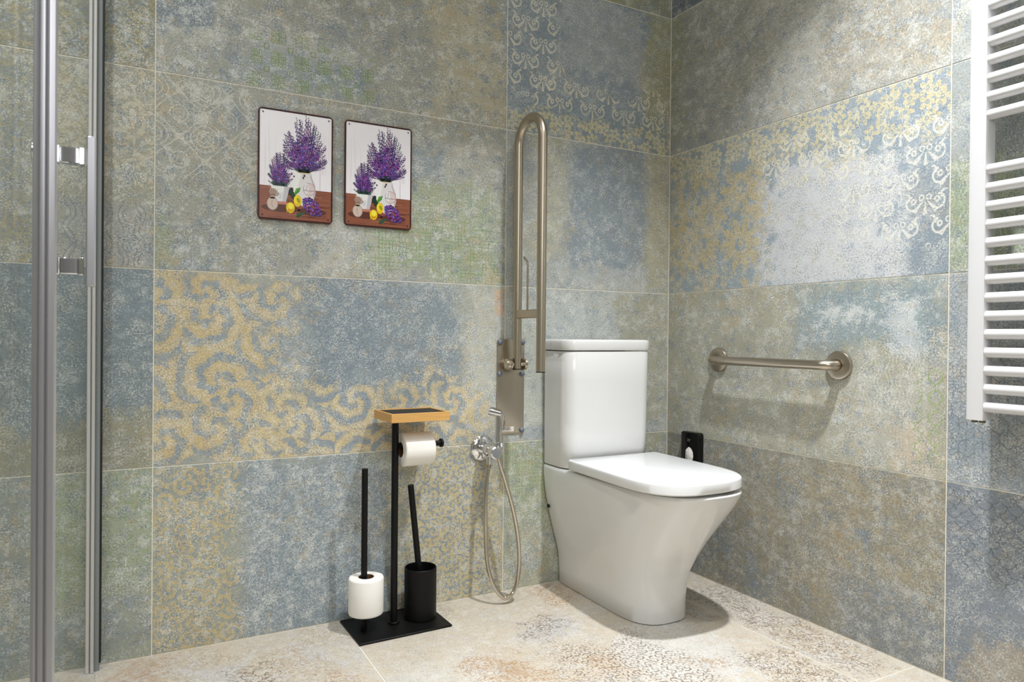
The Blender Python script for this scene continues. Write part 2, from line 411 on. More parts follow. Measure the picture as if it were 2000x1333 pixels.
# --- corner column
t = T('tile_print', XB, 0, 3, base=(128, 139, 146), ochre=(.64, .8), seed=5.)
t.fill((-.50, -.1, 1.68, 1.99, .08), (160, 163, 162), .6, .5).fill((-.12, .02, 1.45, 2., .05), (150, 146, 104), .75, .4).fill((-.68, .02, 1.44, 1.6, .07), (118, 132, 140), .8, .2)
t.flowers((-.7, .02, 1.4, 1.565, .04), (190, 180, 138), 27., .95, .25, 5., .7, .5)
t.palm((-.70, -.47, 1.58, 2.02, .05), (198, 194, 178), ou=-.673, ov=1.555).palm((-.56, -.03, 1.55, 1.68, .05), (200, 194, 172), ou=-.673, ov=1.555, op=.8, br=.4)
back[2, 3] = t.done(wear=.28)
t = T('tile_print', XB, 0, 2, base=(154, 156, 149), seed=6.)
t.fill((-.46, -.09, 1.01, 1.5, .06), (122, 134, 143), .95, .2).fill((-.56, -.43, 1.08, 1.5, .05), (176, 169, 136), .45, .5).fill((-.12, .02, .97, 1.5, .04), (166, 156, 118), .55, .5).fill((-.5, -.1, .96, 1.07, .05), (170, 172, 168), .7, .5)
t.hexl((-.56, -.44, 1.05, 1.48, .04), (140, 146, 148), .07, .5)
back[2, 2] = t.done(wear=.34)
t = T('tile_print', XB, 0, 1, base=(164, 167, 161), seed=7.)
t.fill((-.25, .02, .47, .99, .06), (146, 140, 110), .6, .4).fill((-.68, -.5, .5, .93, .07), (178, 182, 168), .6, .5).fill((-.56, -.3, .8, .97, .06), (168, 174, 172), .5, .6)
back[2, 1] = t.done()
t = T('tile_print', XB, 0, 0, base=(152, 154, 136), seed=8.)
t.fill((-.68, -.5, .2, .48, .07), (138, 149, 120), .75, .35).maze((-.68, -.5, .28, .48, .05), (166, 180, 140), .012, .6).leaves((-.67, -.45, 0., .3, .06), (186, 186, 170), 45., .5, .4)
back[2, 0] = t.done()
t = T('tile_print', XB, 0, 4, base=(140, 140, 114), seed=9.); back[2, 4] = t.done()
t = T('tile_print', XA, XB, 4, seed=10.); back[1, 4] = t.done()
# --- shower column
X0 = XA-1.002
t = T('tile_print', X0, XA, 3, base=(132, 128, 104), ochre=(.5, .64), seed=11.)
t.flowers((-2.7, -1.6, 1.4, 2.1, .1), (112, 122, 126), 24., .7, .4).leaves((-2.7, -1.6, 1.4, 2.1, .1), (178, 168, 132), 40., .4, .4); back[0, 3] = t.done()
t = T('tile_print', X0, XA, 2, base=(150, 148, 132), seed=12.)
t.fill((-2.7, -1.92, .9, 1.5, .05), (120, 128, 124), .8, .4).fill((-1.89, -1.6, .9, 1.15, .05), (152, 154, 152), .8, .3)
t.scroll((-1.93, -1.6, 1.15, 1.5, .06), (188, 182, 160), 20., .6, 12., .45).scroll((-2.7, -1.92, .9, 1.5, .05), (160, 150, 112), 24., .6, 12., .4).rings((-1.9, -1.6, .93, 1.15, .04), (116, 120, 122), .075, .7)
back[0, 2] = t.done()
t = T('tile_print', X0, XA, 1, base=(118, 129, 132), ochre=(.66, .8), seed=13.)
t.fill((-2.7, -1.6, .4, .63, .07), (146, 140, 112), .75, .5).rings((-2.7, -1.92, .6, 1., .05), (88, 96, 102), .06, .5); back[0, 1] = t.done(wear=.3)
t = T('tile_print', X0, XA, 0, base=(148, 152, 136), seed=14.)
t.fill((-1.9, -1.6, .15, .5, .08), (144, 152, 134), .7, .4).scroll((-1.92, -1.6, .18, .48, .05), (132, 148, 108), 18., .55, 13., .35, .1).fill((-2.7, -1.92, 0., .5, .06), (116, 126, 134), .6, .6).fill((-1.9, -1.6, 0., .12, .06), (116, 126, 132), .6, .6)
back[0, 0] = t.done()
t = T('tile_print', X0, XA, 4, seed=15.); back[0, 4] = t.done()
cols = [(X0, XA), (XA, XB), (XB, 0.)]
for ci, (u0, u1) in enumerate(cols):
    for r in range(5):
        put_tile(wall_back, ((u0+u1)/2, 0, (ROWS[r]+ROWS[r+1])/2), u1-u0, ROWS[r+1]-ROWS[r], back[ci, r])

# ---- right wall prints (u = distance from the corner, v = z)
right = {}
U1, U2 = 1.0037, 2.0074
t = T('tile_print', 0, U1, 4, base=(96, 106, 116), seed=21.); right[0, 4] = t.done()
t = T('tile_print', 0, U1, 3, base=(154, 152, 142), pale=(.53, .7), seed=22.)
t.fill((-.02, .4, 1.45, 2., .1), (136, 138, 134), .6, .4).fill((.44, .66, 1.45, 2., .06), (184, 184, 178), .5, .5).fill((-.02, .09, 1.5, 2., .05), (132, 138, 108), .5, .5)
t.flowers((.6, 1.02, 1.5, 2., .08), (158, 138, 104), 24., .45, .5, 6.).leaves((.1, 1., 1.5, 2., .1), (196, 194, 186), 50., .35, .4)
right[0, 3] = t.done(wear=.55)
t = T('tile_print', 0, U1, 2, base=(138, 149, 157), ochre=(.66, .8), seed=23.)
t.fill((.38, .92, .93, 1.34, .12), (192, 193, 194), .95, .3).fill((.9, 1.02, .97, 1.25, .04), (126, 136, 144), .8, .2).fill((-.02, .42, .96, 1.5, .08), (130, 140, 142), .7, .3)
t.flowers((-.02, .46, .95, 1.44, .09), (180, 162, 116), 6.6, .7, .55, 10., .6, .5).flowers((-.02, .5, 1.0, 1.46, .08), (184, 168, 122), 27., .7, .6, 5., .8, .4).flowers((-.02, 1.02, 1.36, 1.52, .05), (194, 184, 148), 26., .92, .42, 5., .7, .52).flowers((.6, 1.02, 1.3, 1.45, .05), (192, 182, 144), 26., .8, .35, 5., .7, .45)
t.palm((.70, 1.02, 1.05, 1.37, .06), (200, 199, 190), ou=.02, ov=.94, op=.9).palm((.42, .75, 1.27, 1.42, .05), (204, 200, 182), ou=.02, ov=.94, br=.35)
right[0, 2] = t.done(wear=.26)
t = T('tile_print', 0, U1, 1, base=(156, 154, 138), blue=(.54, .72), seed=24.)
t.fill((.55, 1.02, .77, 1., .08), (128, 144, 150), .95, .25).fill((.63, .83, .85, .92, .05), (186, 190, 188), .9, .45).fill((.83, .95, .76, .93, .05), (180, 186, 188), .85, .5).fill((.7, 1.02, .46, .78, .1), (172, 172, 164), .6, .5).fill((.85, 1.02, .46, .62, .06), (190, 168, 140), .5, .6)
t.hexl((.915, 1.0, .5, .74, .02), (140, 156, 104), .05, .85).rings((.77, .95, .62, .8, .05), (196, 194, 182), .06, .5)
right[0, 1] = t.done()
t = T('tile_print', 0, U1, 0, base=(144, 140, 124), blue=(.48, .64), ochre=(.52, .68), cols=dict(ochre=(168, 146, 112)), seed=25.)
t.fill((.7, 1.02, -.05, .18, .07), (124, 132, 138), .85, .4).fill((-.02, .38, -.02, .42, .1), (122, 124, 120), .5, .5).leaves((0., 1., 0., .5, .1), (186, 180, 162), 55., .4, .5)  # the grey bottom-left fill is shade put into the print
right[0, 0] = t.done(k=.82)
t = T('tile_print', U1, U2, 3, base=(164, 166, 160), seed=26.); t.scroll((U1, U1+.2, 1.6, 2., .05), (192, 190, 182), 22., .6, 12.); right[1, 3] = t.done()
t = T('tile_print', U1, U2, 2, base=(148, 152, 146), seed=27.)
t.fill((U1-.02, 1.16, 1.24, 1.5, .05), (160, 166, 168), .6, .5).fill((U1-.02, 1.2, .97, 1.25, .05), (140, 152, 118), .7, .4).rings((U1-.02, 1.3, .97, 1.25, .04), (176, 184, 150), .06, .6); right[1, 2] = t.done()
t = T('tile_print', U1, U2, 1, base=(138, 146, 152), ochre=(.66, .8), seed=28.)
t.fill((U1-.02, 1.3, .7, 1., .08), (170, 174, 174), .6, .5).crack((U1-.02, 1.4, .5, 1., .08), (104, 112, 118), 60., .4).cubes((U1-.02, 1.4, .54, .75, .05), (98, 106, 112)); right[1, 1] = t.done(wear=.35)
t = T('tile_print', U1, U2, 0, base=(126, 134, 142), ochre=(.64, .78), seed=29.)
t.fill((U1+.03, 1.4, -.05, .15, .06), (172, 156, 128), .6, .5).scales((U1-.02, 1.5, .24, .47, .05), (84, 92, 100)); right[1, 0] = t.done(wear=.35, k=.85)
t = T('tile_print', U1, U2, 4, base=(140, 144, 140), seed=30.); right[1, 4] = t.done()
for r in range(5): right[2, r] = right[1, r]
for ci, (u0, u1) in enumerate([(0., U1), (U1, U2), (U2, 3.0111)]):
    for r in range(5):
        put_tile(wall_right, (0, -(u0+u1)/2, (ROWS[r]+ROWS[r+1])/2), u1-u0, ROWS[r+1]-ROWS[r], right[ci, r], -PI/2)
# ---- walls behind and beside the camera
far = [Tile('tile_print', 40.+i, 20.+3*i, seed=40.+i).done() for i in range(2)]
for r in range(5):
    for k in range(3):
        put_tile(wall_left, (XL, -.5035*(2*k+1), (ROWS[r]+ROWS[r+1])/2), 1.007, ROWS[r+1]-ROWS[r], far[(r+k) % 2], PI/2)
        put_tile(wall_front, (XL+.4533*(2*k+1), YF, (ROWS[r]+ROWS[r+1])/2), .9066, ROWS[r+1]-ROWS[r], far[(r+k+1) % 2], PI)

wf = MB()
for lo, hi in (((-2.14, -3.005, 1.25), (-.96, -2.955, 1.295)), ((-2.14, -3.005, 2.205), (-.96, -2.955, 2.25)), ((-2.14, -3.005, 1.295), (-2.105, -2.955, 2.205)), ((-.995, -3.005, 1.295), (-.96, -2.955, 2.205))): wf.box(lo, hi, .003)
tag(wf.build('fill_light_frame', paint), kind='structure')  # frame added around the rear fill light, not a known window
# ---- floor prints (u = x, v = y)
CREAM = (212, 201, 182)
def floor_tile(u0, u1, v0, v1, seed, extra=None):
    t = Tile('floor_print', (u0+u1)/2, (v0+v1)/2, base=CREAM, floor=True, seed=seed, blue=(.5, .68), ochre=(.58, .72), pale=(.5, .66),
             cols=dict(blue=(206, 206, 204), ochre=(206, 184, 150), pale=(232, 228, 218)))
    t.leaves((u0, u1, v0, v1, .02), (146, 124, 98), 85., .22, .75, late=True)
    if extra: extra(t)
    m = t.done(.3, .36, (.25, .5), k=.7, tcol=((236, 231, 222), (158, 142, 120)), wear=.45, over=((226, 221, 212), (206, 205, 202), (214, 198, 172)), fleck=.3)
    put_tile(floor, ((u0+u1)/2, (v0+v1)/2, 0), u1-u0, v1-v0, m, flat=True)
BR, OR = (94, 64, 36), (172, 122, 60)
def mid(t):
    t.fill((-.82, -.6, -.4, -.22, .1), (198, 204, 212), .55, .5).fill((-.66, -.3, -.8, -.4, .12), (222, 222, 218), .8, .4).fill((-1.2, -.95, -.7, -.3, .15), (224, 220, 210), .7, .4)
    t.scroll((-.82, -.46, -.82, -.42, .1), BR, 42., .85, 11., .3, .3).fill((-.76, -.64, -.62, -.5, .06), OR, .45, .85).fill((-.94, -.84, -.54, -.4, .06), OR, .5, .8)
    t.leaves((-.8, -.62, -.36, -.2, .08), BR, 66., .7, .5, late=True).leaves((-.6, -.46, -.2, -.02, .08), OR, 58., .7, .4, late=True)
    t.leaves((-.38, -.19, -1., -.66, .07), BR, 64., .7, .55, late=True).leaves((-1.02, -.82, -.6, -.38, .08), OR, 58., .6, .5, late=True)
    t.flowers((-.46, -.39, -.73, -.665, .02), OR, 60., .7, .5).leaves((-.3, -.19, -.5, -.1, .06), BR, 64., .5, .5, late=True).leaves((-1.0, -.9, -.12, -.02, .05), (150, 140, 120), 46., .6, .4)
def lft(t):
    t.leaves((-2.2, -1.2, -.4, 0., .2), (150, 120, 86), 60., .55, .55).fill((-1.62, -1.45, -.32, -.12, .06), (202, 206, 212), .6, .5)
    t.fill((-1.78, -1.64, -.2, -.02, .05), OR, .4, .75).scroll((-1.34, -1.2, -.5, -.28, .06), OR, 30., .6, 12., .5, .3).leaves((-1.55, -1.4, -.4, -.15, .06), BR, 60., .6, .5, late=True)
def rgt(t):
    t.leaves((-.2, .0, -.95, -.3, .08), BR, 60., .6, .55, late=True).fill((-.2, 0., -.6, -.3, .06), (226, 222, 214), .6, .5)
floor_tile(-2.195, -1.195, -.931, 0, 51., lft)
floor_tile(-1.195, -.195, -.931, 0, 52., mid)
floor_tile(-.195, 0, -.931, 0, 53., rgt)
floor_tile(XL, -2.195, -.931, 0, 54.)
k = 55.
for v0, v1 in ((-1.931, -.931), (YF, -1.931)):
    for u0, u1 in ((XL, -2.195), (-2.195, -1.195), (-1.195, -.195), (-.195, 0)):
        floor_tile(u0, u1, v0, v1, k); k += 1

# ---------------------------------------------------------------- materials of the things
ceramic = plain('white_ceramic', (222, 221, 219), .12, spec=.5, coat=.3, vary=.015, vscale=4)
lidplastic = plain('white_seat_plastic', (228, 228, 228), .16, vary=.012, vscale=6)
enamel = plain('white_enamel', (212, 211, 212), .3, vary=.015, vscale=8)
black = plain('black_powder_coat', (9, 8, 8), .5, spec=.25, vary=.2, vscale=60, bump=.15, bscale=900)
dark = plain('dark_rubber', (14, 14, 14), .6, vary=.1)
blackgloss = plain('black_gloss_plastic', (6, 6, 7), .15, vary=.1)
paper = plain('tissue_paper', (240, 236, 230), .95, spec=.1, vary=.05, vscale=30, bump=.35, bscale=420)
card = plain('cardboard_core', (120, 88, 62), .9, spec=.1, vary=.15)
chrome = plain('chrome', (228, 228, 230), .05, 1., vary=.03, vscale=5)
def brushed(name, rgb, rough, axis):
    m, b = new_mat(name); g = G(m)
    b.inputs['Metallic'].default_value = 1.
    x, y, z = g.sep(g.n.new('ShaderNodeTexCoord').outputs['Object'])
    v = g.vec(x*(3. if axis == 0 else 1600.), y*(3. if axis == 1 else 1600.), z*(3. if axis == 2 else 1600.))
    n = g.noise(v, 1.5, 2.)
    g.put(b.inputs['Base Color'], g.mul(lin(rgb)[:3], n*.02+.99)); g.put(b.inputs['Roughness'], n*.05 + (rough-.025))
    return m
steel_v = brushed('brushed_steel', (188, 176, 158), .33, 2)
steel_h = brushed('brushed_steel', (188, 177, 162), .3, 1)
satin = plain('satin_aluminium', (182, 180, 185), .32, .6, vary=.03, vscale=4)
bluecap = plain('grey_blue_bolt_cap', (112, 122, 134), .4, .3, vary=.1)
def bamboo():
    m, b = new_mat('bamboo'); g = G(m)
    x, y, z = g.sep(g.n.new('ShaderNodeTexCoord').outputs['Object'])
    n = g.noise(g.vec(x*6., y*6., z*160.), 2., 3.)
    g.put(b.inputs['Base Color'], g.mix(n, lin((190, 138, 70)), lin((226, 180, 112)))); b.inputs['Roughness'].default_value = .45
    return m
bamboo_m = bamboo()
def glass():
    m, b = new_mat('clear_glass'); g = G(m)
    b.inputs['Base Color'].default_value = (.93, .97, .955, 1); b.inputs['Roughness'].default_value = 0.; b.inputs['IOR'].default_value = 1.45
    b.inputs['Transmission Weight'].default_value = 1.
    tr = g.n.new('ShaderNodeBsdfTransparent'); tr.inputs[0].default_value = (.965, .975, .97, 1)
    gl = g.n.new('ShaderNodeBsdfGlossy'); gl.inputs['Roughness'].default_value = 0.
    lw = g.n.new('ShaderNodeLayerWeight'); lw.inputs[0].default_value = .12
    mx = g.n.new('ShaderNodeMixShader'); g.L.new((V(g, lw.outputs['Fresnel'])*.12).s, mx.inputs[0])
    g.L.new(tr.outputs[0], mx.inputs[1]); g.L.new(gl.outputs[0], mx.inputs[2])
    g.L.new(mx.outputs[0], g.n['Material Output'].inputs[0])
    return m
glass_m = glass()

# ---------------------------------------------------------------- toilet
TC = -.364
toilet = thing('toilet', (TC, 0, 0), 'white close-coupled toilet with its lid down, back against the corner wall', 'toilet')
def dsec(hw, yb, yf, dep, z, e=2.5, sk=0., ns=6, nf=28, rb=.012):
    """D-shaped section: straight back and sides, round front (local x about the centre)"""
    ys = yf + dep; pts = []
    for i in range(ns): pts.append((-hw, yb-rb + (ys-yb+rb)*i/ns))
    for i in range(nf+1):
        a = PI*i/nf; c, s_ = math.cos(a), math.sin(a)
        pts.append((-hw*math.copysign(abs(c)**(2/e), c), ys - dep*abs(s_)**(2/e)))
    for i in range(1, ns+1): pts.append((hw, ys + (yb-rb-ys)*i/ns))
    pts += [(hw-rb*.3, yb-rb*.3), (hw-rb, yb), (-hw+rb, yb), (-hw+rb*.3, yb-rb*.3)]
    return [(x + sk*(y-yb), y, z) for x, y in pts]
lv = [(.000, .101, -.444, .15), (.003, .104, -.448, .15), (.05, .105, -.448, .15), (.10, .109, -.449, .15), (.14, .118, -.459, .165), (.19, .133, -.485, .185), (.24, .146, -.518, .205),
      (.29, .158, -.556, .22), (.33, .164, -.588, .23), (.365, .168, -.614, .235), (.388, .169, -.628, .235), (.395, .168, -.630, .235), (.399, .165, -.627, .232)]
MB().loft([dsec(h, -.004, f, d, z, 2.8) for z, h, f, d in lv]).build('bowl', ceramic, toilet, 50)
# tank
def tsec(hw, yb, yf, z, r=.045, rb=.01):
    out = []
    for cx, cy, rr, a0 in ((-hw+r, yf+r, r, PI), (hw-r, yf+r, r, 1.5*PI), (hw-rb, yb-rb, rb, 0), (-hw+rb, yb-rb, rb, .5*PI)):
        out += [(cx + rr*math.cos(a0+PI/2*i/8), cy + rr*math.sin(a0+PI/2*i/8), z) for i in range(9)]
    return out
TX = -.0015
def shift(ring, dx): return [(x+dx, y, z) for x, y, z in ring]
tk = [(.4025, .163, -.148), (.406, .1655, -.1515), (.5, .1665, -.154), (.68, .1675, -.156), (.767, .168, -.157), (.7705, .166, -.155)]
MB().loft([shift(tsec(h, -.008, f, z), TX) for z, h, f in tk]).build('tank', ceramic, toilet, 50)
tl = [(.773, .164, -.153), (.7745, .169, -.1585), (.778, .1705, -.160), (.8, .1705, -.160), (.806, .169, -.1585), (.8085, .165, -.154)]
lid_t = MB().loft([shift(tsec(h, -.006, f, z), TX) for z, h, f in tl]).build('tank_lid', ceramic, toilet, 50)
MB().lathe([(0, .021), (.0009, .021), (.0013, .019)], (TX, -.08, .8075), (0, 0, 1), 28).build('flush_button', chrome, lid_t)
# seat and lid
SK = .035
MB().loft([dsec(h, -.18, f, .23, z, 2.5, SK) for z, h, f in ((.399, .150, -.604), (.4064, .150, -.604))]).build('seat', lidplastic, toilet, 50)
ld = [(.4065, .170, -.624), (.408, .1735, -.628), (.411, .1755, -.6305), (.4325, .1755, -.6305), (.4355, .1748, -.6298), (.4375, .1725, -.6275), (.4382, .169, -.624)]
MB().loft([dsec(h, -.168, f, .215, z, 3.0, SK, rb=.006) for z, h, f in ld]).build('seat_lid', lidplastic, toilet, 40)
for sx in (-.075, .075): MB().cyl((sx-.02, -.163, .409), (sx+.02, -.163, .409), .008, n=16, bev=.001).build('hinge', lidplastic, toilet)
MB().cyl((-.156, -.022, .262), (-.146, -.022, .262), .006, n=12).build('fixing_screw', dark, toilet)

# ---------------------------------------------------------------- grab bar on the right wall
gb = thing('grab_bar', (0, -.4825, .744), 'short horizontal brushed steel grab bar with round flanges on the right wall', 'grab bar')
YA, YB_, SO, rc = .2275, -.2275, .050, .03
pth = [Vector((0, YA, 0)), Vector((-.006, YA, 0))] + arc((-SO+rc, YA-rc, 0), rc, 0, PI/2, (0, 1, 0), (-1, 0, 0)) + arc((-SO+rc, YB_+rc, 0), rc, 0, PI/2, (-1, 0, 0), (0, -1, 0)) + [Vector((-.006, YB_, 0)), Vector((0, YB_, 0))]
MB().sweep(pth, .0138, 24).build('bar', steel_h, gb)
for yy in (YA, YB_):
    MB().lathe([(0, .040), (.006, .040), (.009, .0385), (.0105, .035), (.011, .02), (.011, .0165), (.008, .0155)], (0, yy, 0), (-1, 0, 0), 48).build('flange', steel_h, gb)

# ---------------------------------------------------------------- folding support rail on the back wall
RX = -.653
fr = thing('folding_support_rail', (RX, 0, .655), 'tall fold-up brushed steel U-shaped support rail beside the toilet tank', 'support rail')
ZR = .655
MB().prism(rrect(.098, .303, .004), lambda a, b, h: (a, h, b), 0, -.005, .01).build('mounting_plate', steel_v, fr)
for bx, bz in ((-.041, .142), (.041, .142), (-.041, .041), (.041, .041), (.041, -.141), (-.041, -.141)):
    MB().lathe([(0, .0086), (.003, .0086), (.007, .0068), (.009, .0036), (.0093, .001)], (bx, -.005, bz), (0, -1, 0), 16).build('bolt_cap', bluecap, fr)
rr = .0142; yn, yf_ = -.044, -.1905; rad = (yn-yf_)/2; zt = 1.485-rad-ZR
pth = [Vector((0, yn, .7145-ZR)), Vector((0, yn, 1.-ZR))] + arc((0, (yn+yf_)/2, zt), rad, 0, PI, (0, 1, 0), (0, 0, 1), 24) + [Vector((0, yf_, 1.-ZR)), Vector((0, yf_, .712-ZR))]
rail = MB().sweep(pth, rr, 24, up0=(1, 0, 0)).build('rail', steel_v, fr)
for yy, zz in ((yn, .7145), (yf_, .712)):
    MB().cyl((0, yy, zz-ZR-.003), (0, yy, zz-ZR+.001), rr*.99, n=24).build('end_cap', dark, fr)
MB().box((-.009, yf_+.008, .872-ZR), (.009, yn-.008, .898-ZR), .003).build('crossbar', steel_v, fr)
pth = [Vector((0, -.108, .895-ZR)), Vector((0, -.108, 1.035-ZR))] + arc((0, -.088, 1.035-ZR), .02, PI, PI/2+.3, (0, 1, 0), (0, 0, 1), 8)[1:] + [Vector((0, -.084, 1.062-ZR))]
MB().sweep(pth, .0032, 10, up0=(1, 0, 0)).build('roll_rod', steel_v, fr)
# hinge: clevis plates, pin and barrel
hz = .728-ZR
for sx in (-.024, .024):
    pl = [(-.005, -.018), (-.005, .018)] + [(-.044 + .018*math.cos(a), .018*math.sin(a)) for a in [PI/2 + PI*i/10 for i in range(11)]]
    hb = MB().prism(pl, lambda a, b, h: (h, a, b+hz), sx-.002, sx+.002).build('hinge_bracket', steel_v, fr)
MB().cyl((-.034, yn, hz), (.034, yn, hz), .006, n=16, bev=.001).build('hinge_pin', chrome, hb)
MB().lathe([(0, .0155), (.004, .0165), (.012, .0165), (.016, .013), (.017, .006)], (-.024, yn, hz), (-1, 0, 0), 24).build('hinge_knob', steel_v, hb)
MB().lathe([(0, .018), (.003, .0185), (.005, .017)], (.0265, yn, hz), (1, 0, 0), 24).build('hinge_washer', steel_v, hb)
stk = MB().box((-.042, -.0056, -.144), (.012, -.005, -.128)).build('maker_sticker', plain('sticker_paper', (226, 220, 210), .5, vary=.05), fr)
ink = plain('grey_print', (96, 92, 92), .6, vary=.1)
def text(body, size, mat, parent, loc, rot, name='lettering', ext=.0002, squash=1.):
    cu = bpy.data.curves.new(name, 'FONT'); cu.body = body; cu.size = size; cu.extrude = ext; cu.align_x = 'CENTER'; cu.align_y = 'CENTER'
    to = bpy.data.objects.new(name, cu); COL.objects.link(to)
    dg = bpy.context.evaluated_depsgraph_get(); me = bpy.data.meshes.new_from_object(to.evaluated_get(dg))
    bpy.data.objects.remove(to); bpy.data.curves.remove(cu)
    o = bpy.data.objects.new(name, me); COL.objects.link(o); me.materials.clear(); me.materials.append(mat)
    o.parent = parent; o.location = loc; o.rotation_euler = rot; o.scale = (squash, 1, 1)
    return o
text('CASEL', .0125, ink, stk, (-.015, -.0058, -.1345), (PI/2, 0, 0))

# ---------------------------------------------------------------- bidet sprayer
bx_, bz_ = -.7535, .4640
bs = thing('bidet_sprayer', (bx_, 0, bz_), 'chrome hand bidet sprayer with a looped steel hose on the back wall', 'bidet sprayer')
def P(x, y, z): return (x-bx_, y, z-bz_)
MB().lathe([(0, .0405), (.004, .0405), (.009, .037), (.013, .028), (.015, .018), (.015, .013)], (0, 0, 0), (0, -1, 0), 48).build('rosette', chrome, bs)
vb = MB().lathe([(0, .0155), (.03, .0155), (.034, .019), (.058, .019), (.062, .0155), (.074, .0155), (.077, .0185), (.092, .0185), (.0945, .0155)], (0, -.012, 0), (0, -1, 0), 32)
vb.cyl(P(-.7535, -.058, .464), P(-.7535, -.058, .436), .0085, n=20, bev=.001)
vb.build('valve', chrome, bs)
MB().lathe([(0, .0095), (.014, .0095), (.016, .008)], P(-.7535, -.058, .438), (0, 0, -1), 20).build('hose_nut', chrome, bs)
hd = MB()
hd.sweep([P(-.7535, -.085, .468), P(-.748, -.085, .474), P(-.7405, -.085, .478)], .007, 14)
hd.lathe([(0, .0140), (.002, .0162), (.014, .0162), (.016, .0140)], P(-.738, -.085, .478), (0, 0, 1), 28)
hd.build('spray_holder', chrome, bs)
sh = MB()
sh.lathe([(0, .0085), (.012, .0098), (.03, .0102), (.034, .0112), (.038, .0102), (.1, .0098), (.125, .0105)], P(-.738, -.085, .455), (0, 0, 1), 24)
sh.lathe([(0, .0105), (.012, .0115), (.03, .0135), (.036, .0135), (.038, .011)], P(-.732, -.092, .580), (-.75, .55, .2), 24)
spray = sh.build('spray_handle', chrome, bs)
MB().sweep([P(-.7285, -.09, .584), P(-.722, -.093, .572), P(-.7205, -.094, .552), P(-.7245, -.092, .532)], .0042, 10, flat=(1, 1.6)).build('trigger', chrome, spray)
hp = [(-.7535, -.058, .424), (-.7675, -.062, .40), (-.7715, -.066, .341), (-.7715, -.072, .215), (-.771, -.08, .145), (-.764, -.09, .09), (-.746, -.1, .045), (-.7195, -.104, .0195), (-.694, -.104, .029), (-.677, -.102, .065), (-.669, -.1, .126), (-.6735, -.098, .198), (-.689, -.096, .279), (-.713, -.09, .368), (-.731, -.087, .424), (-.738, -.085, .456)]
hp[1] = (-.7595, -.06, .40); hp[2] = (-.768, -.064, .341)
fine = spline([P(*q) for q in hp], 30)
hose = MB().sweep(fine, .0062, 10, rf=lambda i: .0069 if i % 2 else .006).build('hose', brushed('hose_steel', (206, 198, 184), .2, 2), bs, 80)

# ---------------------------------------------------------------- toilet butler stand, its rolls and brush
SX, SY, SR = -1.064, -.0965, math.radians(1.6)
st = thing('toilet_paper_stand', (SX, SY, 0), 'black metal floor stand with a bamboo tray and a roll arm', 'paper stand', rz=SR)
MB().box((-.1335, -.0895, 0), (.1335, .0895, .006), .0012).build('base_plate', black, st)
MB().cyl((-.006, 0, .006), (-.006, 0, .578), .0097, n=28).build('pole', black, st)
MB().cyl((-.006, 0, .006), (-.006, 0, .012), .016, n=28, bev=.001).build('pole_foot', black, st)
MB().cyl((-.0945, -.004, .006), (-.0945, -.004, .449), .0085, n=24, bev=.001).build('spare_roll_rod', black, st)
MB().cyl((-.0945, -.004, .046), (-.0945, -.004, .0505), .019, n=24, bev=.001).build('spare_roll_stop', black, st)
arm = MB().cyl((.003, 0, .504), (.133, 0, .504), .0078, n=24).build('roll_arm', black, st)
MB().lathe([(0, .0078), (.001, .0125), (.007, .0125), (.0085, .011)], (.131, 0, .504), (1, 0, 0), 24).build('arm_knob', black, arm)
# tray: bamboo rim round a black mat
x0, x1, y0, y1, za, zb = -.043, .130, -.069, .073, .5775, .602
fr_ = MB()
for lo, hi in (((x0, y0, za), (x1, y0+.006, zb)), ((x0, y1-.006, za), (x1, y1, zb)), ((x0, y0+.006, za), (x0+.006, y1-.006, zb)), ((x1-.006, y0+.006, za), (x1, y1-.006, zb))):
    fr_.box(lo, hi, .0008)
fr_.box((x0+.006, y0+.006, za), (x1-.006, y1-.006, za+.006))
tr = fr_.build('bamboo_tray', bamboo_m, st)
MB().box((x0+.0065, y0+.0065, za+.006), (x1-.0065, y1-.0065, zb-.0025)).build('tray_mat', dark, tr)
tag(tr, label='honey-coloured bamboo tray')
def roll(name, loc, rot, label, h=.1):
    t = thing(name, loc, label, 'toilet roll', 'toilet rolls on the black stand'); t.rotation_euler = rot
    rp = MB(); n = 48
    R, ri = .0475, .0215
    prof = [(0, ri), (0, R-.004), (.001, R-.001), (.004, R), (h-.004, R), (h-.001, R-.001), (h, R-.004), (h, ri)]
    rp.loft([[(r*math.cos(2*PI*i/n), r*math.sin(2*PI*i/n), z) for i in range(n)] for z, r in prof], False, False)
    rp.add([((R+.0004)*math.cos(a), (R+.0004)*math.sin(a), z) for z in (.001, h-.001) for a in (.2, .3)] + [((R+.0004)*math.cos(.1), (R+.0004)*math.sin(.1), z) for z in (.001, h-.001)], [(0, 1, 3, 2), (4, 0, 2, 5)])
    rp.build('paper', paper, t, 60)
    c = MB(); pc = [(0.0005, ri), (h-.0005, ri), (h-.0005, ri-.0012), (.0005, ri-.0012), (.0005, ri)]
    c.loft([[(r*math.cos(2*PI*i/n), r*math.sin(2*PI*i/n), z) for i in range(n)] for z, r in pc], False, False).build('cardboard_core', card, t, 60)
    return t
def stand_pt(x, y, z):
    return (SX + x*math.cos(SR)-y*math.sin(SR), SY + x*math.sin(SR)+y*math.cos(SR), z)
roll('toilet_roll', stand_pt(-.0885, -.004, .0509), (0, 0, SR), 'white spare toilet roll standing upright on the thin left rod')
roll('toilet_roll', stand_pt(.010, 0, .4925), (0, PI/2, SR), 'white toilet roll hanging sideways on the arm under the bamboo tray', .09)
cx_, cy_, _ = stand_pt(.0755, .004, 0)
cup = thing('brush_holder', (cx_, cy_, .0064), 'open matt black cylinder cup standing on the stand base plate', 'brush holder')
n = 48; R = .0455
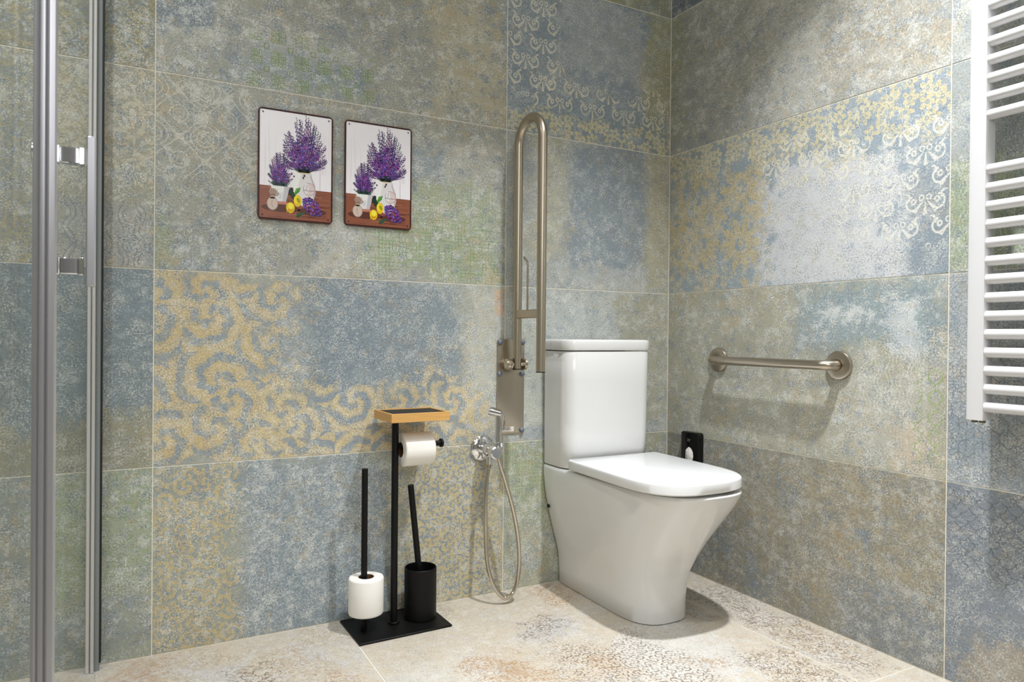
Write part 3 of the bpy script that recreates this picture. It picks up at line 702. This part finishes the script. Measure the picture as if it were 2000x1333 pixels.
prof = [(0, .001), (0, R-.002), (.002, R), (.006, R), (.006, R+.0004), (.139, R+.0004), (.139, R), (.144, R), (.145, R-.001), (.144, R-.003), (.006, R-.003), (.004, .001)]
MB().loft([[(r*math.cos(2*PI*i/n), r*math.sin(2*PI*i/n), z) for i in range(n)] for z, r in prof]).build('cup', black, cup, 40)
br = thing('toilet_brush', (cx_+.002, cy_, .022), 'black toilet brush leaning in the cup, only its round handle showing', 'toilet brush')
tilt = Vector((-.034, 0, .367))
MB().cyl((0, 0, .06), tuple(tilt), .0088, n=24, bev=.001).build('handle', black, br)
MB().lathe([(0, .012), (.006, .03), (.05, .032), (.07, .014)], (.003, 0, -.008), (-.09, 0, 1), 24).build('brush_head', plain('black_bristles', (20, 20, 20), .9, bump=1., bscale=1500), br)

# ---------------------------------------------------------------- bag dispenser on the right wall
db = thing('bag_dispenser', (0, -.143, .425), 'small black gloss dispenser with white tissue in its oval slot, low on the right wall', 'dispenser')
DY, DZ, DD = .086, .131, .024
def df(a, b, h): return (h, -a, b)
face = rrect(DY, DZ, .009, 6)
MB().loft([[df(a, b, h) for a, b in pl] for h, pl in ((0, face), (-DD+.003, face), (-DD+.001, rrect(DY-.002, DZ-.002, .008, 6)), (-DD, rrect(DY-.006, DZ-.006, .006, 6)))]).build('casing', blackgloss, db)
ov = [(.001+.021*math.cos(2*PI*i/32), -.014+.030*math.sin(2*PI*i/32)) for i in range(32)]
MB().loft([[df(a, b, h) for a, b in pl] for h, pl in ((-DD-.0002, ov), (-DD-.0012, [(.001+(a-.001)*.96, -.014+(b+.014)*.96) for a, b in ov]))]).build('slot_rim', blackgloss, db)
ts = MB(); rings = []
for k in range(9):
    s_ = 1-k/8*.97; rings.append([df(.001+.0198*s_*math.cos(2*PI*i/32), -.014+.0282*s_*math.sin(2*PI*i/32), -DD-.0013-.006*(1-s_**2)+.0012*math.sin(i*1.3+k*.9)*s_) for i in range(32)])
ts.loft(rings).build('tissue', paper, db, 80)
mk = MB()
for zz in (.034, .0395): mk.box((-DD-.0004, -.004, zz), (-DD, .011, zz+.0022))
mk.build('emblem', plain('grey_emblem', (120, 120, 122), .4, vary=.1), db)

# ---------------------------------------------------------------- lavender signs
def vcol_mat():
    m, b = new_mat('sign_print'); g = G(m)
    a = g.n.new('ShaderNodeAttribute'); a.attribute_name = 'print'
    n = g.noise(g.n.new('ShaderNodeTexCoord').outputs['Object'], 600., 2.)
    g.put(b.inputs['Base Color'], g.mul(a.outputs['Color'], n*.2+.95)); b.inputs['Roughness'].default_value = .3
    return m
sign_print = vcol_mat()
rust = plain('rusty_rim', (72, 28, 22), .5, vary=1.2, vscale=130)
class Art:
    """a flat print: coloured polygons, each a hair above the one before"""
    def __init__(s): s.v = []; s.f = []; s.c = []
    def poly(s, pts, col, lay):
        o = len(s.v); s.v += [(a*.2-.1, -.0018-lay*.00004, b*.3-.15) for a, b in pts]; s.f.append(tuple(range(o, o+len(pts)))); s.c.append(lin(col))
    def ell(s, a, b, ra, rb, col, lay, rot=0., n=12):
        s.poly([(a + (ra*math.cos(t)*math.cos(rot)*.2 - rb*math.sin(t)*math.sin(rot)*.3)/.2, b + (ra*math.cos(t)*math.sin(rot)*.2 + rb*math.sin(t)*math.cos(rot)*.3)/.3) for t in [2*PI*i/n for i in range(n)]], col, lay)
    def line(s, pts, wd, col, lay):
        for (a0, b0), (a1, b1) in zip(pts, pts[1:]):
            dx, dy = (a1-a0)*.2, (b1-b0)*.3; L = math.hypot(dx, dy) or 1; nx, ny = -dy/L*wd/2, dx/L*wd/2
            s.poly([(a0+nx/.2, b0+ny/.3), (a0-nx/.2, b0-ny/.3), (a1-nx/.2, b1-ny/.3), (a1+nx/.2, b1+ny/.3)], col, lay)
    def build(s, name, parent):
        me = bpy.data.meshes.new(name); me.from_pydata(s.v, [], s.f)
        at = me.color_attributes.new('print', 'FLOAT_COLOR', 'CORNER'); k = 0
        vals = []
        for f, c in zip(s.f, s.c): vals += list(c)*len(f)
        at.data.foreach_set('color', vals)
        me.materials.append(sign_print)
        o = bpy.data.objects.new(name, me); COL.objects.link(o); o.parent = parent; return o
PUR = [(74, 48, 136), (92, 60, 156), (58, 34, 104), (116, 72, 168), (142, 50, 136), (160, 66, 150), (50, 32, 88), (80, 66, 166), (160, 110, 190)]
def paint_sign(root):
    A = Art(); rnd = random.Random(5)
    # white boards and wooden table
    A.poly([(.02, .28), (.98, .28), (.98, .985), (.02, .985)], (246, 242, 247), 0)
    for i in range(26):
        x = rnd.uniform(.03, .97); y = rnd.choice((.3, .3, .45, .6)); A.poly([(x, y), (x+.006, y), (x+.004, min(y+rnd.uniform(.2, .5), .98)), (x, min(y+.2, .98))], rnd.choice(((224, 214, 224), (218, 206, 216), (240, 222, 230), (226, 222, 230))), 1)
    A.poly([(.02, .015), (.98, .015), (.98, .3), (.02, .305)], (142, 84, 62), 1)
    for i in range(70):
        x, y = rnd.uniform(.02, .8), rnd.uniform(.025, .295); L = rnd.uniform(.06, .3); h = rnd.uniform(.002, .006)
        A.poly([(x, y), (min(x+L, .98), y+.002), (min(x+L, .98), y+.002+h), (x, y+h)], rnd.choice(((112, 60, 44), (168, 106, 80), (184, 124, 98), (92, 46, 34), (150, 84, 66))), 2)
    for a, b, ra in ((.3, .11, .26), (.72, .1, .2)): A.ell(a, b, ra, .035, (92, 50, 40), 2.5)
    # vase
    A.poly([(.5, .455), (.7, .455), (.715, .41), (.76, .34), (.765, .27), (.735, .2), (.68, .15), (.58, .145), (.51, .19), (.465, .26), (.46, .33), (.5, .41)], (228, 224, 224), 3)
    A.poly([(.5, .455), (.57, .455), (.53, .34), (.53, .22), (.58, .145), (.51, .19), (.465, .26), (.46, .33), (.5, .41)], (244, 242, 240), 4)
    A.poly([(.7, .455), (.69, .42), (.735, .33), (.73, .22), (.68, .15), (.735, .2), (.765, .27), (.76, .34), (.715, .41)], (196, 182, 196), 4)
    A.ell(.6, .455, .1, .012, (214, 190, 140), 5)
    A.ell(.675, .305, .082, .06, (150, 138, 140), 5, n=20); A.ell(.675, .305, .077, .056, (226, 204, 200), 6, n=20); A.ell(.64, .31, .035, .05, (232, 228, 232), 6.5, n=16)
    A.line([(.6, .288), (.625, .298), (.635, .286), (.655, .296), (.67, .286), (.69, .297), (.705, .286), (.725, .296), (.75, .292)], .0012, (98, 90, 104), 7)
    A.line([(.65, .345), (.642, .31), (.63, .3)], .0009, (98, 90, 104), 7)
    # pot
    A.poly([(.165, .31), (.415, .31), (.4, .255), (.185, .255)], (238, 236, 234), 3); A.poly([(.19, .255), (.395, .255), (.365, .17), (.225, .17)], (226, 224, 226), 3)
    A.poly([(.345, .31), (.415, .31), (.4, .255), (.385, .255), (.365, .17), (.32, .17)], (200, 194, 202), 4); A.poly([(.2, .17), (.38, .17), (.385, .145), (.2, .145)], (196, 128, 106), 3)
    A.line([(.26, .22), (.28, .24), (.3, .215), (.29, .2), (.27, .21)], .001, (176, 172, 178), 5)
    # sachet
    A.ell(.19, .145, .075, .062, (150, 126, 112), 5, n=18); A.ell(.19, .147, .068, .056, (210, 190, 178), 6, n=18); A.poly([(.16, .19), (.22, .19), (.235, .235), (.26, .25), (.22, .28), (.16, .285), (.14, .25), (.155, .235)], (178, 150, 132), 6)
    for k in range(5): A.line([(.16+.02*k, .24), (.15+.026*k, .28)], .0009, (120, 92, 80), 7)
    A.line([(.12, .245), (.16, .225), (.19, .232), (.23, .225), (.27, .245), (.25, .215), (.2, .228), (.15, .21)], .0014, (120, 90, 76), 7); A.line([(.185, .18), (.18, .14), (.2, .11)], .001, (140, 112, 100), 7)
    # greens at the neck
    for k in range(60):
        t = rnd.uniform(-1.1, 1.1); L = rnd.uniform(.04, .13); x = .6+rnd.uniform(-.07, .07); A.line([(x, .455), (x+math.sin(t)*L*1.2, .455+math.cos(t)*L*.8)], .0022, rnd.choice(((34, 74, 58), (48, 96, 62), (28, 56, 56), (66, 110, 70))), 8)
        x = .29+rnd.uniform(-.09, .09); A.line([(x, .31), (x+math.sin(t)*L*.8, .31+math.cos(t)*L*.55)], .002, rnd.choice(((34, 74, 58), (48, 96, 62), (28, 56, 56))), 8)
    # bouquets
    def bunch(a0, b0, ra, rb, stems, lo, tmax, pal, w0, lean=0.):
        order = list(range(stems)); rnd.shuffle(order)
        for q_, k in enumerate(order):
            t = ((k+.5)/stems*2-1)*tmax + rnd.uniform(-.05, .05); L = lo + (1-lo)*(1 if q_ > stems*.55 else rnd.random()); L *= 1-.10*abs(t)/tmax - rnd.uniform(0, .12)
            ea, eb = a0 + lean + math.sin(t)*ra*L, b0 + .03 + math.cos(t)*rb*L*(1 if abs(t) < 1.2 else .8)
            A.line([(a0+math.sin(t)*.05, b0), (ea, eb)], .0006, (60, 70, 84), 9)
            base = rnd.choice(pal); dim = .78 if q_ % 3 == 0 else (.9 if q_ % 3 == 1 else 1.05)
            for q in range(13):
                f = 1.02-q*.042; wob = (1 if q % 2 else -1)*w0*(.2+.9*min(1, q/5))
                px = a0 + (ea-a0)*f + math.cos(t)*wob/.2; py = b0 + (eb-b0)*f - math.sin(t)*wob/.3
                c = base if rnd.random() < .5 else rnd.choice(pal); dd = dim*(.75 if q < 4 else 1.)
                A.ell(px, py, w0*.52/.2, w0*.95/.3, [x*dd for x in c], 10+(q_ % 12)*.25, -t+rnd.uniform(-.6, .6), 5)
    bunch(.605, .455, .36, .485, 110, .4, 1.5, PUR, .0024)
    bunch(.29, .315, .185, .275, 58, .4, 1.4, PUR, .0020)
    for k in range(300):
        t = rnd.uniform(-1.15, 1.15); L = rnd.uniform(.12, .66); A.ell(.605+math.sin(t)*.36*L, .46+math.cos(t)*.485*L, .013, .0085, rnd.choice(PUR), 10+(k % 12)*.25, rnd.uniform(0, 3), 5)
    for k in range(120):
        t = rnd.uniform(-1.1, 1.1); L = rnd.uniform(.15, .66); A.ell(.29+math.sin(t)*.185*L, .32+math.cos(t)*.275*L, .011, .0075, rnd.choice(PUR), 10+(k % 12)*.25, rnd.uniform(0, 3), 5)
    A.ell(.44, .43, .012, .01, (66, 40, 90), 14, n=6); A.ell(.47, .41, .012, .01, (66, 40, 90), 14, n=6); A.ell(.61, .425, .014, .012, (46, 28, 60), 14, n=6); A.ell(.595, .405, .012, .012, (46, 28, 60), 14, n=6)
    # lemons and leaves
    A.ell(.46, .235, .035, .05, (24, 58, 30), 14, .5); A.ell(.43, .27, .03, .04, (30, 44, 30), 14, -.3)
    A.poly([(.47, .25), (.5, .3), (.56, .315), (.545, .275), (.5, .245)], (72, 140, 50), 15); A.poly([(.47, .25), (.51, .28), (.56, .315), (.52, .3), (.49, .285)], (110, 170, 70), 15.5)
    A.ell(.52, .19, .052, .055, (236, 196, 20), 15, n=16); A.ell(.505, .2, .035, .035, (248, 222, 40), 15.5, n=14); A.ell(.53, .195, .02, .025, (150, 160, 20), 16, .4)
    A.ell(.425, .122, .058, .05, (240, 200, 20), 16, n=16); A.poly([(.38, .095), (.372, .078), (.41, .08)], (236, 196, 20), 16); A.ell(.43, .137, .035, .03, (250, 232, 70), 16.5, n=14); A.ell(.43, .103, .035, .02, (214, 160, 16), 16.4, n=14)
    # sprig on the table
    for k in range(14): A.line([(.63, .09), (.5+rnd.uniform(0, .05), .05+rnd.uniform(-.01, .03))], .0022, rnd.choice(((30, 66, 44), (54, 92, 60))), 14)
    for k in range(150):
        t = rnd.uniform(-.2, 2.0); L = rnd.random()**.5; A.ell(.645 + math.cos(t)*.2*L, .085 + math.sin(t)*.145*L, .014, .009, rnd.choice(PUR), 15+(k % 8)*.2, rnd.uniform(0, 3), 5)
    return A.build('picture_print', root)
rnd_edge = random.Random(3)
def sign(loc, label):
    t = thing('metal_wall_sign', loc, label, 'wall sign', 'pair of lavender signs')
    o1, o2 = rrect(.2, .3, .011, 6), [(a + rnd_edge.uniform(-.0006, .0006), b + rnd_edge.uniform(-.0006, .0006)) for a, b in rrect(.1945, .2945, .009, 6)]
    f = lambda a, b, h: (a, h, b)
    MB().prism(o1, f, .0035, .001).build('panel', rust, t)
    m = MB(); m.loft([[f(a, b, h) for a, b in pl] for h, pl in ((.001, o1), (-.0025, o1), (-.0036, [(a*.992, b*.994) for a, b in o1]), (-.0036, o2), (-.0018, o2))], False, False)
    m.build('rim', rust, t)
    p = paint_sign(t)
    for sx in (-1, 1):
        for sz in (-1, 1): MB().cyl((sx*.088, -.0038, sz*.138), (sx*.088, -.0015, sz*.138), .0017, n=10).build('nail_hole', dark, t)
    return t
sg = sign((-1.3288, -.005, 1.2755), 'left sign of the two lavender vase signs, nearer the shower')
def copy_tree(o, parent=None):
    c = o.copy(); COL.objects.link(c)
    if parent: c.parent = parent
    for ch in o.children: copy_tree(ch, c)
    return c
sg2 = copy_tree(sg); sg2.location = (-1.095, -.005, 1.277)
sg2['label'] = 'right sign of the two lavender vase signs, nearer the steel rail'

# ---------------------------------------------------------------- towel radiator on the right wall
ty = -1.1006
rad_ = thing('towel_radiator', (0, ty, 1.2), 'white ladder towel radiator of horizontal tubes on the right wall', 'radiator')
ZB, ZT = .641-1.2, 1.76-1.2
def dprof(z, y0, y1, x0=-.1, x1=-.066):
    r = .006
    return [(x1, y0, z), (x1, y1, z), (x0+r, y1, z), (x0+r*.3, y1+r*.3, z), (x0, y1+r, z), (x0, y0-r, z), (x0+r*.3, y0-r*.3, z), (x0+r, y0, z)]
for y0_, y1_ in ((0, -.0373), (-.4627, -.5)):
    c = MB().loft([dprof(ZB, y0_, y1_), dprof(ZT, y0_, y1_)]).build('collector', enamel, rad_, 40)
    vlv = MB()
    for k in (0, 1): vlv.cyl((-.083, y0_-.011-.016*k, ZB-.006), (-.083, y0_-.011-.016*k, ZB+.001), .0065, n=16)
    vlv.build('valve_cap', plain('brass_grey_cap', (124, 114, 92), .4, .6, vary=.1), rad_)
    for zz in (ZB+.12, ZT-.12): MB().cyl((-.067, y0_-.0186, zz), (-.0006, y0_-.0186, zz), .008, n=16).build('wall_bracket', enamel, rad_)
zs = [1.188-.0398*k for k in range(14)] + [1.3066+.0398*k for k in range(11)]
bar0 = None
for z in zs:
    if bar0 is None:
        bar0 = MB().sweep([(0, -.0365, 0), (0, -.25, 0), (0, -.4635, 0)], .0112, 20, flat=(1, 1.05)).build('heating_tube', enamel, rad_)
        b_ = bar0
    else: b_ = bar0.copy(); COL.objects.link(b_)
    b_.location = (-.0876, 0, z-1.2)

# ---------------------------------------------------------------- shower screen
GX = -1.797
ss = thing('shower_screen', (GX, -.6, 0), 'clear glass shower door with silver posts, at the left edge beside the tiled wall', 'shower screen')
def Q(x, y, z): return (x-GX, y+.6, z)
gp = MB().box(Q(GX-.003, -1.31, .012), Q(GX+.003, -.041, 1.95)).build('glass_panel', glass_m, ss)
MB().box(Q(GX-.003, -1.9, .012), Q(GX+.003, -1.352, 1.95)).build('glass_panel', glass_m, ss)
# wall profile: two bright lips, grey web, black gasket
m = MB()
m.box(Q(-1.8175, -.040, .0), Q(-1.8095, -.001, 1.97), .0015); m.box(Q(-1.8075, -.043, .0), Q(-1.800, -.001, 1.97), .0015); m.box(Q(-1.8095, -.03, 0), Q(-1.8075, -.001, 1.97))
m.build('wall_profile', plain('light_aluminium', (214, 210, 208), .35, .2, vary=.03, vscale=4), ss)
MB().box(Q(-1.800, -.034, .0), Q(-1.7885, -.001, 1.97), .001).build('seal_strip', plain('grey_seal', (128, 132, 132), .35, vary=.1), ss)
MB().box(Q(-1.7885, -.036, .02), Q(-1.7855, -.001, 1.97)).build('gasket', dark, ss)
# near post: a fluted aluminium tube
def flute(z):
    out = []
    for i in range(72):
        a = 2*PI*i/72; c, s_ = math.cos(a), math.sin(a)
        r = .0079*(1 + .0)/max(abs(c), abs(s_))**.75
        r -= .0012*math.exp(-((a-1.5*PI-.25)/.09)**2) + .0012*math.exp(-((a-1.5*PI+.45)/.09)**2)
        out.append(Q(GX+.0062+r*c, -1.331+r*s_*1.6, z))
    return out
MB().loft([flute(0.), flute(1.97)]).build('post', satin, ss, 30)
# handle
hy = -1.2
hz0, hz1 = .859, 1.004
h = MB().box(Q(-1.7685, hy-.007, hz0), Q(-1.7605, hy+.007, hz1), .0012).build('door_handle', satin, ss)
for zz in (.984, .878):
    so = MB()
    so.box(Q(GX+.003, hy-.006, zz-.0085), Q(GX+.007, hy+.006, zz+.0085), .0008); so.box(Q(GX+.0072, hy-.005, zz-.0078), Q(GX+.022, hy+.005, zz+.0078), .0008); so.box(Q(GX+.0222, hy-.006, zz-.0085), Q(GX+.0272, hy+.006, zz+.0085), .0008)
    so.box(Q(GX+.0065, hy-.004, zz-.006), Q(GX+.023, hy+.004, zz+.006))
    so.build('standoff', chrome, h)
MB().lathe([(0, .0075), (.006, .0075), (.008, .0095), (.012, .0095), (.0132, .008)], Q(GX-.003, hy, .986), (-1, 0, 0), 20).build('inner_knob', chrome, ss)
